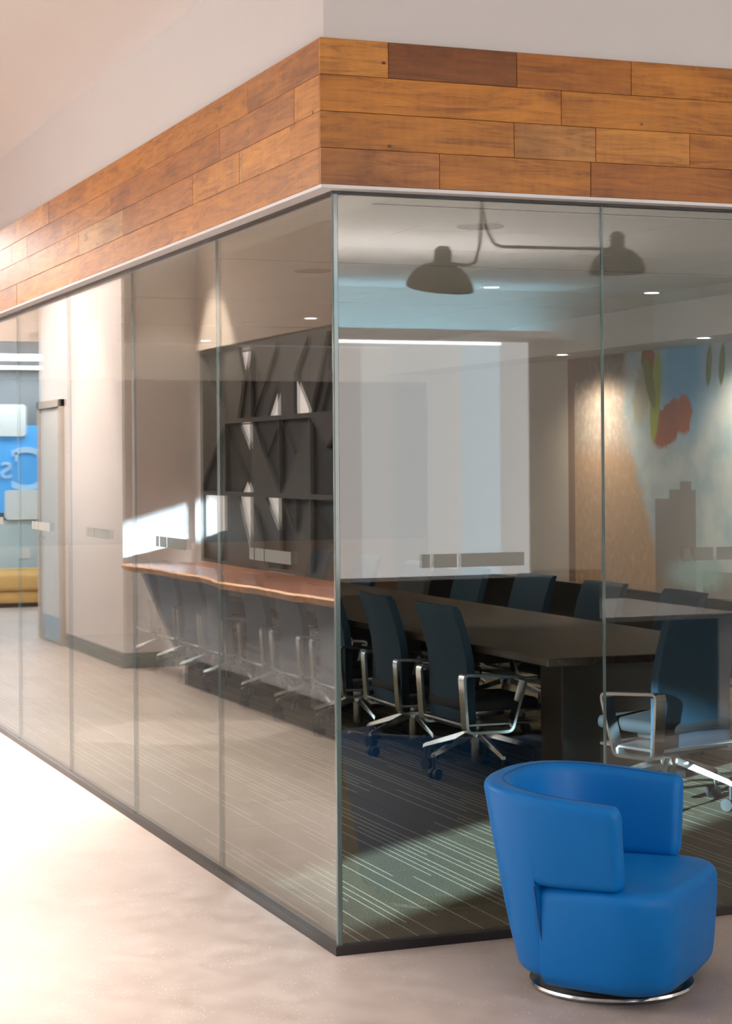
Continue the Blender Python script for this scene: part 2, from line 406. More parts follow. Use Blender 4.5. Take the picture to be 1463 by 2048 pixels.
# bulkhead over the glass, wood clad, white wall above
struct('wall_bulkhead_left', bx(-.06, .10, -.06, YB, 2.708, ZL), 'wall', 'white wall above the wood band, long side')
struct('wall_bulkhead_right', bx(.10, 9, -.06, .10, 2.708, ZL), 'wall', 'white wall above the wood band, short side')
struct('trim_1', bx(-.078, .05, -.078, YB, 2.700, 2.712), 'trimw', 'white trim under the wood band along the long glass')
struct('trim_2', bx(.05, 5.6, -.078, .05, 2.700, 2.712), 'trimw', 'white trim under the wood band along the short glass')
ZT, ZB = 3.2246, 2.7125
RH = (ZT-ZB)/4
tones = {'n': (.51, .200, .022), 'd': (.21, .066, .008), 'm': (.39, .138, .016), 'l': (.57, .245, .040), 'g': (.43, .170, .036),
         'p': (.62, .36, .13), 's': (.50, .235, .060)}
def clad(name, label, rows, left):
    root = ob(name, None); root['kind'] = 'structure'; root['label'] = label
    for r, row in enumerate(rows):
        z1 = ZT-r*RH; z0 = z1-RH
        for a, b, t in row:
            ln = b-a; j = random.uniform(-.0012, .0012)
            me = mesh('plank', bx(-ln/2+.0006, ln/2-.0006, -.009, .009, -RH/2+.0006, RH/2-.0006, bevel=.0012), 'plank')
            c = (a+b)/2
            o = ob('plank', me, root)
            if left: o.location = (-.069+j, c, (z0+z1)/2); o.rotation_euler = (0, 0, -PI/2)
            else: o.location = (c, -.069+j, (z0+z1)/2)
            k = random.uniform(.93, 1.07); o.color = (*[min(1, v*k) for v in tones[t]], 1)
    return root
S = -.0795
clad('wall_wood_short', 'orange-brown reclaimed maple plank band on the short side', [
    [(S, .177, 'l'), (.177, .68, 'd'), (.68, 1.15, 'm'), (1.15, 2.2, 'n'), (2.2, 3.4, 'n'), (3.4, 5.0, 'm')],
    [(S, .859, 'n'), (.859, 1.9, 'n'), (1.9, 3.1, 'l'), (3.1, 5.0, 'n')],
    [(S, .668, 'n'), (.668, 1.0, 's'), (1.0, 1.397, 'l'), (1.397, 2.4, 'n'), (2.4, 5.0, 'm')],
    [(S, .372, 'g'), (.372, .978, 'n'), (.978, 2.0, 'm'), (2.0, 5.0, 'n')]], False)
clad('wall_wood_long', 'reclaimed maple plank band running along the long side', [
    [(-.06, .75, 'g'), (.75, 2.147, 'n'), (2.147, 4.38, 'n'), (4.38, 5.3, 'l'), (5.3, 7.0, 'm'), (7, 9.5, 'n'), (9.5, 13.1, 'g')],
    [(-.06, .2, 'l'), (.2, 1.114, 'g'), (1.114, 2.954, 'm'), (2.954, 4.047, 'n'), (4.047, 4.991, 'm'), (4.991, 5.461, 'n'), (5.461, 7.5, 'd'), (7.5, 10, 'n'), (10, 13.1, 'm')],
    [(-.06, .25, 'n'), (.25, .828, 'l'), (.828, .86, 'p'), (.86, 1.509, 'l'), (1.509, 2.706, 'g'), (2.706, 3.638, 'p'), (3.638, 4.9, 'l'), (4.9, 7.2, 'n'), (7.2, 13.1, 'n')],
    [(-.06, 1.509, 'n'), (1.509, 3.779, 'n'), (3.779, 5.306, 'l'), (5.306, 8, 'g'), (8, 13.1, 'n')]], True)
# glass panes, base channel
struct('trim_3', bx(-.022, .022, -.022, YB, 0, .032), 'blackch', 'black floor channel of the long glass wall')
struct('trim_4', bx(.022, 5.6, -.022, .022, 0, .032), 'blackch', 'black floor channel of the short glass wall')
struct('trim_5', bx(-.016, .016, -.016, YB, 2.690, 2.700), 'blackch', 'thin dark head joint of the long glass wall')
struct('trim_6', bx(.016, 5.6, -.016, .016, 2.690, 2.700), 'blackch', 'thin dark head joint of the short glass wall')
GW, GS, G = 1.4205, 1.0625, .006
nwin = 2
def pane(x0, x1, y0, y1, label, decals, long_):
    global nwin
    w = struct('window_%d' % nwin, bx(x0, x1, y0, y1, .030, 2.694), 'glass_long' if long_ else 'glass', label); nwin += 1
    if long_:
        for y in (y0, y1): part('glass_edge', bx(-G+.0005, G-.0005, y-.0009, y+.0009, .031, 2.693), 'gedge', w)
        for a, b in decals: part('frosted_mark', bx(-G-.0012, -G-.0002, a, b, 1.356, 1.404), 'frost', w)
    else:
        for x in (x0, x1): part('glass_edge', bx(x-.0016, x+.0016, -G+.0005, G-.0005, .031, 2.693), 'gedge', w)
        for a, b in decals: part('frosted_mark', bx(a, b, -G-.0012, -G-.0002, 1.358, 1.407), 'frost', w)
ordn = ['first', 'second', 'third', 'fourth', 'fifth', 'sixth', 'seventh', 'eighth', 'ninth']
for k in range(9):
    y0 = max(k*GW, .009)+.0016; y1 = min((k+1)*GW-.0016, YB)
    b = k*GW
    pane(-G, G, y0, y1, 'clear floor-to-head glass pane, %s from the corner on the long side' % ordn[k],
         [] if k > 4 else [(b+.48, b+.79), (b+.805, b+.915), (b+.93, b+.985)], True)
pane(-G, GS-.002, -G, G, 'clear corner glass pane with frosted marks on the short side', [(.325, .355), (.37, .46), (.478, .73)], False)
pane(GS+.002, GS*2-.002, -G, G, 'clear glass pane right of the corner pane on the short side', [(1.40, 1.43), (1.445, 1.53), (1.545, 1.8)], False)
pane(GS*2+.002, GS*3-.002, -G, G, 'third clear glass pane on the short side', [], False)
pane(GS*3+.002, 5.4, -G, G, 'wide last clear glass pane on the short side', [], False)
for nm, x in (('a', 0),):
    struct('trim_7', bx(-.010, .0085, -.010, .0085, .031, 2.694, bevel=.002), 'gedge', 'grey-green polished glass corner joint')
struct('wall_short_end', bx(5.4, 9, -.06, .1, 0, 2.708), 'wall')

# meeting room shell
struct('wall_meeting_back', bx(0, XW+.2, YB, YB+.12, 0, ZC), 'wall')
struct('wall_meeting_right', bx(XW, XW+.15, .1, YB, 0, ZC), 'beige')
struct('wall_soffit', bx(5.5, XW, .1, YB, 2.70, ZC), 'wall', 'white soffit above the mural wall')
struct('trim_8', bx(.05, .36, .1, YB, 2.74, ZC), 'tile', 'plaster ceiling border behind the long glass')
struct('trim_9', bx(.36, 5.5, .1, .22, 2.74, ZC), 'tile', 'plaster ceiling border behind the short glass')
cl = struct('ceiling_meeting', bx(.1, XW, .1, YB, ZC+.012, ZC+.1), 'grid', 'tiled ceiling of the meeting room')
slots = [2.37, 5.02, 7.80, 10.5]
rows_ = []
edges = [.22]+slots+[YB]
for a, b in zip(edges[:-1], edges[1:]):
    a2 = a+(.03 if a != .22 else 0); b2 = b-(.03 if b != YB else 0); n = max(1, round((b2-a2)/.9))
    for i in range(n): rows_.append((a2+(b2-a2)*i/n, a2+(b2-a2)*(i+1)/n))
for y0, y1 in rows_:
    for i in range(4):
        x0 = .36+i*1.285
        part('ceiling_tile', bx(x0+.003, x0+1.282, y0+.003, y1-.003, ZC, ZC+.012), 'tile', cl)
for y in slots:
    part('slot_diffuser', bx(.4, 5.5, y-.022, y+.022, ZC+.004, ZC+.011), 'slot', cl)
part('cladding', bx(.02, 5.98, YB-.03, YB, 0, .92), 'panelwood', bpy.data.objects['wall_meeting_back'])
part('dark_panel', bx(.02, 5.98, YB-.025, YB, .921, 2.62), 'charcoal', bpy.data.objects['wall_meeting_back'])
struct('baseboard_right', bx(XW-.02, XW, .1, YB, 0, .61), 'charcoal', 'dark wainscot below the mural')

# ------------------------------------------------------------------ mural
def mural():
    m, nt, out = mat('mural_print')
    b = N(nt, 'ShaderNodeBsdfPrincipled', i_Roughness=.6)
    g = N(nt, 'ShaderNodeNewGeometry'); s = N(nt, 'ShaderNodeSeparateXYZ'); L(nt, g.outputs['Position'], s.inputs[0])
    wn = N(nt, 'ShaderNodeTexNoise', i_Scale=3.5, i_Detail=5.0); L(nt, g.outputs['Position'], wn.inputs['Vector'])
    w2 = N(nt, 'ShaderNodeTexNoise', i_Scale=14.0, i_Detail=4.0); L(nt, g.outputs['Position'], w2.inputs['Vector'])
    dis = math_(nt, 'MULTIPLY', math_(nt, 'SUBTRACT', wn.outputs['Fac'], .5), .35)
    d2 = math_(nt, 'MULTIPLY', math_(nt, 'SUBTRACT', w2.outputs['Fac'], .5), .14)
    Y = math_(nt, 'ADD', s.outputs[1], d2); Z = math_(nt, 'ADD', s.outputs[2], math_(nt, 'MULTIPLY', d2, .6))
    def ell(cy, cz, ry, rz, rot=0, soft=.15, sharp=True):
        dy = math_(nt, 'SUBTRACT', Y if not sharp else s.outputs[1], cy); dz = math_(nt, 'SUBTRACT', Z if not sharp else s.outputs[2], cz)
        c, n = math.cos(rot), math.sin(rot)
        a = math_(nt, 'DIVIDE', math_(nt, 'ADD', math_(nt, 'MULTIPLY', dy, c), math_(nt, 'MULTIPLY', dz, n)), ry)
        e = math_(nt, 'DIVIDE', math_(nt, 'SUBTRACT', math_(nt, 'MULTIPLY', dz, c), math_(nt, 'MULTIPLY', dy, n)), rz)
        r = math_(nt, 'SQRT', math_(nt, 'ADD', math_(nt, 'MULTIPLY', a, a), math_(nt, 'MULTIPLY', e, e)))
        k = N(nt, 'ShaderNodeMapRange', i_1=1+soft, i_2=1-soft, i_3=0.0, i_4=1.0); L(nt, r, k.inputs[0]); k.clamp = True
        return k.outputs[0]
    def rect(y0, y1, z0, z1):
        def st(v, e, up): return math_(nt, 'GREATER_THAN' if up else 'LESS_THAN', v, e)
        r = math_(nt, 'MULTIPLY', st(s.outputs[1], y0, True), st(s.outputs[1], y1, False))
        return math_(nt, 'MULTIPLY', r, math_(nt, 'MULTIPLY', st(s.outputs[2], z0, True), st(s.outputs[2], z1, False)))
    # sky, paler at the bottom, with clouds
    sky = ramp(nt, wn.outputs['Fac'], [(.35, (.40, .52, .58)), (.6, (.56, .63, .65))])
    col = sky
    col = mixc(nt, math_(nt, 'MULTIPLY', ell(7.75, 2.55, .42, .5, 0, .5, False), .9), col, (.10, .36, .68))
    # brown mass on the far part
    edge = N(nt, 'ShaderNodeMapRange', i_1=8.62, i_2=8.80, i_3=0.0, i_4=1.0); edge.clamp = True
    L(nt, math_(nt, 'ADD', s.outputs[1], math_(nt, 'MULTIPLY', dis, 1.2)), edge.inputs[0])
    tree = ramp(nt, w2.outputs['Fac'], [(.25, (.48, .39, .32)), (.5, (.57, .47, .39)), (.70, (.72, .64, .55))])
    col = mixc(nt, edge.outputs[0], col, tree)
    tri = N(nt, 'ShaderNodeMapRange', i_1=-.05, i_2=.05, i_3=0.0, i_4=1.0); tri.clamp = True
    L(nt, math_(nt, 'SUBTRACT', math_(nt, 'ADD', s.outputs[1], math_(nt, 'ADD', d2, d2)), math_(nt, 'ADD', 7.75, math_(nt, 'MULTIPLY', s.outputs[2], .48))), tri.inputs[0])
    low = N(nt, 'ShaderNodeMapRange', i_1=1.95, i_2=1.75, i_3=0.0, i_4=1.0); low.clamp = True; L(nt, s.outputs[2], low.inputs[0])
    org = ramp(nt, w2.outputs['Fac'], [(.25, (.53, .35, .22)), (.55, (.58, .40, .26)), (.75, (.66, .50, .36))])
    col = mixc(nt, math_(nt, 'MULTIPLY', tri.outputs[0], low.outputs[0]), col, org)
    up = N(nt, 'ShaderNodeMapRange', i_1=2.3, i_2=2.5, i_3=0.0, i_4=.75); up.clamp = True; L(nt, s.outputs[2], up.inputs[0])
    col = mixc(nt, math_(nt, 'MULTIPLY', up.outputs[0], edge.outputs[0]), col, (.13, .085, .05))
    col = mixc(nt, rect(9.70, 9.83, 0, 3), col, (.30, .19, .13))
    # buildings
    bl = (.27, .22, .19)
    for r in ((7.55, 7.98, 0, 1.50), (7.62, 7.80, 1.5, 1.57), (7.98, 8.22, 0, 1.42), (7.0, 7.45, 0, .84)): col = mixc(nt, math_(nt, 'MULTIPLY', rect(*r), .75), col, bl)
    col = mixc(nt, math_(nt, 'MULTIPLY', ell(7.55, .80, .42, .12, 0, .3, False), .8), col, (.40, .58, .58))
    # fruit and leaves
    col = mixc(nt, ell(7.98, 2.06, .30, .17, -.5, .1, False), col, (.36, .10, .04))
    col = mixc(nt, ell(7.74, 2.13, .13, .17, 0, .12, False), col, (.42, .12, .035))
    col = mixc(nt, ell(8.32, 2.60, .12, .17, 0, .12, False), col, (.34, .11, .045))
    col = mixc(nt, ell(8.45, 2.30, .13, .26, .2, .2, False), col, (.45, .44, .34))
    col = mixc(nt, ell(8.20, 2.30, .085, .40, .12, .1), col, (.36, .42, .05))
    col = mixc(nt, ell(8.30, 2.42, .07, .25, -.35, .12), col, (.22, .24, .05))
    for cy in (7.33, 7.13, 6.6): col = mixc(nt, ell(cy, 2.52, .045, .17, .12, .12), col, (.14, .19, .05))
    L(nt, col, b.inputs['Base Color']); L(nt, b.outputs[0], out.inputs[0]); return m
M['mural'] = mural()
mu = part('mural', bx(XW-.010, XW-.001, 2.2, 9.83, .62, 2.698), 'mural')
tag(mu, 'painted wall mural of hanging fruit, blue sky and towers', 'mural')

# ------------------------------------------------------------------ ceiling fittings of the meeting room
def downlight(x, y, z, label, energy, blend=.35, deg=95, col=(1, .84, .68)):
    t = thing('downlight', label, 'light', (x, y, z), 0, 'recessed round downlights')
    b = bmesh.new(); lathe(b, [(.060, 0), (.085, 0), (.085, -.006), (.060, -.006)], 28, caps=False)
    b2 = bmesh.new(); lathe(b2, [(.001, -.002), (.061, -.002), (.061, -.0005), (.001, -.0005)], 28)
    part('ring', b, 'trimw', t, True); part('lens', b2, 'lens', t)
    d = bpy.data.lights.new('downlight_lamp', 'SPOT'); d.energy = energy; d.spot_size = math.radians(deg); d.spot_blend = blend
    d.color = col; d.shadow_soft_size = .06
    o = bpy.data.objects.new('downlight_lamp', d); COL.objects.link(o); o.location = (0, 0, -.03); o.parent = t
for (x, y, lb, en) in ((3.53, 6.24, 'recessed downlight over the middle of the long table', 75), (4.88, 6.31, 'recessed downlight nearest the white soffit', 75),
                   (3.28, 9.39, 'recessed downlight seen left of the glass corner', 90), (3.28, 12.55, 'farthest recessed downlight by the back wall', 60)):
    downlight(x, y, ZC, lb, en)
for (y, lb) in ((9.1, 'wall-wash downlight in the soffit over the brown edge of the mural'), (6.7, 'wall-wash downlight in the soffit nearer the short glass')):
    downlight(5.56, y, 2.70, lb, 95, 1.0, 150)
for x, y, lb in ((1.95, 3.0, 'round grey ceiling speaker nearest the short glass wall'), (1.9, 5.5, 'round grey ceiling speaker left of the glass corner')):
    t = thing('ceiling_speaker', lb, 'speaker', (x, y, ZC), 0, 'round ceiling speakers')
    b = bmesh.new(); lathe(b, [(.118, 0), (.125, 0), (.125, -.006), (.116, -.006)], 32, caps=False); part('rim', b, 'spk', t, True)
    b = bmesh.new(); lathe(b, [(.001, -.003), (.117, -.003), (.117, -.0005), (.001, -.0005)], 32); part('grille', b, 'spk', t, True)

# ------------------------------------------------------------------ meeting table
tb = thing('boardroom_table', 'long dark wooden boardroom table behind the glass', 'table')
part('table_top', bx(2.015, 3.36, 2.37, 10.7, .700, .742, bevel=.005), 'slab', tb)
for y in (3.02, 6.6, 10.2):
    bm = bmesh.new(); bx(2.36, 3.06, y-.13, y+.13, .04, .700, bm, .006)
    part('pedestal', bm, 'pedwood', tb)
    part('foot_plate', bx(2.26, 3.10, y-.17, y+.17, 0, .04, bevel=.006), 'rubber', tb)

# ------------------------------------------------------------------ conference chairs (face +x locally)
def flatbar(bm, pts, w, th, yc):
    # closed strap loop in the x-z plane, w wide in y, th thick, with eased corners
    P = []
    n = len(pts)
    for i in range(n):
        p = Vector((pts[i][0], 0, pts[i][1])); a = Vector((pts[i-1][0], 0, pts[i-1][1])); b = Vector((pts[(i+1) % n][0], 0, pts[(i+1) % n][1]))
        r = .03
        A = p+(a-p).normalized()*r; B = p+(b-p).normalized()*r
        for k in range(4):
            t = k/3; P.append(A*(1-t)**2+p*2*t*(1-t)+B*t*t)
    rings = []; m = len(P); cen = sum(P, Vector())/m
    for i in range(m):
        t = (P[(i+1) % m]-P[i-1]).normalized(); nn = Vector((-t.z, 0, t.x))
        if nn.dot(P[i]-cen) < 0: nn = -nn
        rings.append([bm.verts.new((P[i].x+nn.x*a*th/2, yc+s*w/2, P[i].z+nn.z*a*th/2)) for a, s in ((1, 1), (1, -1), (-1, -1), (-1, 1))])
    loft(bm, rings, closed=True)
def make_chair(label, backmat='navy', rounded=False):
    t = thing('conference_chair', label, 'chair', group='conference chairs at the boardroom table')
    prof = [(-.135, .27), (-.15, .30), (-.155, .42), (-.155, .56), (-.165, .66), (-.195, .78), (-.235, .90), (-.245, .93)]
    bm = bmesh.new(); rings = []
    W = .245
    for i, (x, z) in enumerate(prof):
        k = 1.0
        if rounded and i >= len(prof)-2: k = .86 if i == len(prof)-1 else .97
        th = .045 if 0 < i < len(prof)-1 else .03
        row = []
        for s in (-1, -.6, 0, .6, 1):
            row.append(bm.verts.new((x+.018*s*s, s*W*k, z)))
        for s in (1, .6, 0, -.6, -1):
            row.append(bm.verts.new((x+.018*s*s+th, s*W*k, z)))
        rings.append(row)
    loft(bm, rings)
    bmesh.ops.bevel(bm, geom=[e for e in bm.edges if len(e.link_faces) == 2 and e.calc_face_angle(0) > 1.0], offset=.010, segments=2, affect='EDGES')
    part('backrest', bm, backmat, t, True, 60)
    bm = bmesh.new(); bm_box(bm, (.07, 0, .395), (.46, .46, .065), .028, seg=3)
    part('seat', bm, 'blackfab', t, True, 60)
    bm = bmesh.new(); bm_box(bm, (.03, 0, .345), (.24, .20, .05), .012, seg=2); bm_box(bm, (.03, 0, .30), (.40, .54, .014), .004); 
    part('mechanism', bm, 'steel', t, True)
    for s in (-1, 1):
        bm = bmesh.new()
        flatbar(bm, [(-.165, .265), (-.185, .572), (.185, .545), (.095, .262)], .066, .015, s*.275)
        part('armrest', bm, 'chrome', t, True, 50)
    bm = bmesh.new(); lathe(bm, [(.028, .20), (.028, .32), (.02, .33)], 16, (.03, 0, 0)); part('column', bm, 'steel', t, True)
    bm = bmesh.new(); lathe(bm, [(.026, .065), (.030, .075), (.030, .19), (.048, .20), (.048, .235), (.034, .245)], 18, (.03, 0, 0)); part('hub', bm, 'chrome', t, True)
    for k in range(5):
        a = 2*PI*k/5+PI+.32
        d = Vector((math.cos(a), math.sin(a), 0)); n = Vector((-d.y, d.x, 0)); c = Vector((.03, 0, 0))
        bm = bmesh.new(); rings = []
        for r, z, w, h in ((.035, .222, .022, .032), (.18, .178, .018, .026), (.31, .138, .014, .020), (.328, .128, .012, .018)):
            rings.append([bm.verts.new(c+d*r+n*w*u+Vector((0, 0, z+h*v/2))) for u, v in ((-1, -1), (1, -1), (.6, 1), (-.6, 1))])
        loft(bm, rings)
        lg = part('base_leg', bm, 'chrome', t, True, 45)
        bm = bmesh.new(); p = c+d*.318
        tube(bm, [p+Vector((0, 0, .13)), p+Vector((0, 0, .055))], .009, 8)
        for s in (-1, 1):
            q = p-d*.012
            tube(bm, [q+n*s*.008+Vector((0, 0, .030)), q+n*s*.026+Vector((0, 0, .030))], .030, 14)
        part('caster', bm, 'rubber', lg, True)
    return t
ch0 = make_chair('dark navy conference chair nearest the short glass on the left side of the table')
CY = [3.46, 4.37, 5.27, 6.08, 6.86, 7.78, 8.45, 9.2, 9.95]
ch0.location = (2.085, CY[0], 0); ch0.rotation_euler = (0, 0, .02)
nth = ['', 'second', 'third', 'fourth', 'fifth', 'sixth', 'seventh', 'eighth', 'ninth and farthest']
for i in range(1, 9):
    dup(ch0, (2.08+random.uniform(-.01, .01), CY[i], 0), random.uniform(-.05, .05), 'navy conference chair, %s from the short glass, near long side of table' % nth[i])
chm = make_chair('black mesh-back conference chair with rounded top on the far side of the table', 'mesh', True)
FY = [3.75, 4.75, 5.75, 6.75, 7.75, 8.9, 10.0]
nth2 = ['nearest the short glass', 'second from the short glass', 'third from the short glass', 'fourth from the short glass', '', 'sixth from the short glass', 'seventh from the short glass']
for i, y in enumerate(FY):
    x = 3.40+random.uniform(-.02, .03)
    if i == 4: chm.location = (x, y, 0); chm.rotation_euler = (0, 0, PI+.04)
    else: dup(ch0, (x, y, 0), PI+random.uniform(-.06, .06), 'navy conference chair against the mural side of the table, '+nth2[i])
hc = dup(ch0, (2.60, 2.13, 0), PI/2+.27, 'blue-backed conference chair at the near head of the table, sun on its back')

hc.scale = (1.05,)*3
for o in bpy.data.objects:
    if o.name.startswith('conference_chair') and o is not hc: o.scale = (1.03,)*3
# ------------------------------------------------------------------ blue tub chair in the foreground
CH = (.703, -.701); FDIR = math.atan2(-.729, .6846)
tc_ = thing('tub_chair', 'bright blue leather swivel tub chair on a chrome ring', 'armchair', (CH[0], CH[1], 0), FDIR)
def plan(u, z):
    # outer line of the shell; u in 0..1 from one arm end over the back to the other; (forward, side)
    k = min(1, max(0, (z-.05)/.63)); kk = k**.8
    hw = .285+(.400-.285)*kk; bk = .285+(.405-.285)*kk; n = 2.5
    xf = .145
    # straight arm part then superellipse
    la = xf/1.0; tot = 2*la+PI*.40
    d = u*tot
    if d < la: return (xf-d*1.0, -hw*(1-.0*(d)))
    if d > tot-la: return (xf-(tot-d)*1.0, hw)
    a = (d-la)/(tot-2*la)*PI
    c, s = math.cos(a), math.sin(a)
    return (-bk*abs(s)**(2/n), -hw*math.copysign(abs(c)**(2/n), c))
def rim(f): return .648+(.692-.648)*min(1, max(0, (.145-f)/.55))
def shell_section(u, z0, z1f, th, inset=0.0, rnd=.028, nn=5):
    # closed cross-section between outer and inner face
    e = 1e-3
    def fr(z):
        p = Vector(plan(u, z)); q0 = Vector(plan(max(0, u-e), z)); q1 = Vector(plan(min(1, u+e), z))
        t = (q1-q0).normalized(); nrm = Vector((-t.y, t.x))
        if nrm.dot(Vector((-.05, 0))-p) < 0: nrm = -nrm
        return p, nrm
    zt = rim(plan(u, .65)[0]) if z1f is None else z1f
    zs = [z0+inset, zt-inset]; pts = []
    r = min(rnd, th/2-inset-.002) if th/2-inset > .004 else .001
    def put(off, z):
        p, nrm = fr(z); q = p+nrm*off; pts.append((q.x, q.y, z))
    o0, o1 = inset, th-inset
    m = 6
    for k in range(nn+1):
        a = PI/2*k/nn; put(o0+r-r*math.sin(a), zs[0]+r-r*math.cos(a))
    for k in range(1, m): put(o0, zs[0]+r+(zs[1]-zs[0]-2*r)*k/m)
    for k in range(nn+1):
        a = PI/2*k/nn; put(o0+r-r*math.cos(a), zs[1]-r+r*math.sin(a))
    for k in range(nn+1):
        a = PI/2*k/nn; put(o1-r+r*math.sin(a), zs[1]-r+r*math.cos(a))
    for k in range(1, m): put(o1, zs[1]-r-(zs[1]-zs[0]-2*r)*k/m)
    for k in range(nn+1):
        a = PI/2*k/nn; put(o1-r+r*math.cos(a), zs[0]+r-r*math.sin(a))
    return pts
def sweep_shell(th, rnd, nsec, endr, ua, ub, zarm, zback):
    # one continuous upholstered shell: raised arms at both ends, the back part reaching down to the base
    bm = bmesh.new(); rings = []
    tot = 2*.145+PI*.40
    lst = [((endr/tot)*(1-math.cos(PI/2*k/5)), endr*(1-math.sin(PI/2*k/5)), zarm) for k in range(6)]
    us = sorted({endr/tot+(1-2*endr/tot)*k/nsec for k in range(1, nsec)})
    mid = [(u, 0, zarm) for u in us if u < ua-.003]+[(ua-.002, 0, zarm), (ua, 0, zback)]
    mid += [(u, 0, zback) for u in us if ua+.006 < u < ub-.006]
    mid += [(ub, 0, zback), (ub+.002, 0, zarm)]+[(u, 0, zarm) for u in us if u > ub+.003]
    end = [(1-x, i, z) for x, i, z in reversed(lst)]
    for u, i, z in lst+mid+end:
        rings.append([bm.verts.new(p) for p in shell_section(u, z, None, th, i, rnd)])
    loft(bm, rings); return bm
sh = part('backrest_shell', sweep_shell(.088, .030, 64, .026, .180, .820, .374, .062), 'leather', tc_, True, 50)
# seat block
def seat_ring(z, inset, n=15):
    k = min(1, max(0, (z-.05)/.22)); ks = .94+.06*k**.7; kf = .95+.05*k**.7
    half = []
    fb = -.140
    ctrl = [(fb, .312), (-.06, .338), (.03, .352), (.10, .357)]
    for f, s in ctrl: half.append((f, s*ks))
    R = .165
    fx, sx = .300*kf, .360*ks
    for j in range(n+1):
        a = PI/2*j/n
        half.append((fx-R+R*math.sin(a)**.9, sx-R+R*math.cos(a)**.9))
    half.append((fx+.006, (sx-R)*.5)); 
    pts = half+[(fx+.008, 0)]+[(f, -s) for f, s in reversed(half)]
    c = Vector((.06, 0)); out_ = []
    for f, s in pts:
        v = Vector((f, s)); d = v-c
        q = v-d.normalized()*inset if inset <= .06 else c+(v-d.normalized()*.046-c)*(1-inset)
        out_.append((max(q.x, fb+ (inset*.25)), q.y, z))
    return out_
bm = bmesh.new(); rings = []
levels = []
for k in range(7): a = PI/2*k/6; levels.append((.044+.05*(1-math.cos(a)), .04*(1-math.sin(a))))
for z in (.13, .18, .23, .28, .32): levels.append((z, 0))
for k in range(9): a = PI/2*k/8; levels.append((.332+.046*math.sin(a), .046*(1-math.cos(a))))
for extra in (.15, .35, .6, .9): levels.append((.378+.016*min(1, extra/.4), extra))
for z, i in levels: rings.append([bm.verts.new(p) for p in seat_ring(z, i)])
loft(bm, rings)
bm2 = bm
prism(bm2, [(-.06, -.24), (-.06, .24), (-.2, .22), (-.25, .17), (-.305, .08), (-.305, -.08), (-.25, -.17), (-.2, -.22)], 'z', .08, .3955)
part('seat', bm2, 'leather', tc_, True, 50)
# piping seams
def seam(pts, nm='seam'):
    b = bmesh.new(); tube(b, pts, .0016, 6); return part(nm, b, 'stitch', tc_, True)
pp = []
for k in range(12):
    z = .40+(.665-.40)*k/11
    e = 1e-3; q = min(shell_section(.63, .374, None, .088, 0, .030)[24:34], key=lambda q: abs(q[2]-z)); pp.append(q)
pp = sorted(set(pp), key=lambda q: q[2]); seam(pp)
pp = []
for k in range(14):
    z = .374-.30*k/13; p = plan(.1793, z); d = Vector((p[0]+.05, p[1])).normalized()
    pp.append((p[0]+d.x*.001, p[1]+d.y*.001, z))
b = bmesh.new(); tube(b, pp, .0028, 6); part('seam', b, 'stitch', tc_, True)
pp = []
for k in range(60):
    u = .02+.96*k/59; f = plan(u, .65)
    z = rim(f[0]) - .012
    s_ = shell_section(u, .388, None, .088, 0, .030)
    best = max((q for q in s_), key=lambda q: q[2]-abs(0))
    # inner rim line
    i = len(s_)*0
    q = s_[6+5+6+1]; pp.append((q[0], q[1], q[2]+.0004))
seam(pp)
pl = ob('swivel_base', None, tc_)
b = bmesh.new(); lathe(b, [(.22, .016), (.235, .02), (.245, .055), (.2, .06)], 48); part('plinth', b, 'rubber', tc_, True)
b = bmesh.new(); lathe(b, [(.262, 0), (.272, .003), (.275, .010), (.272, .018), (.255, .021), (.21, .021), (.21, 0)], 64); part('chrome_ring', b, 'chrome', tc_, True)
bpy.data.objects.remove(pl)

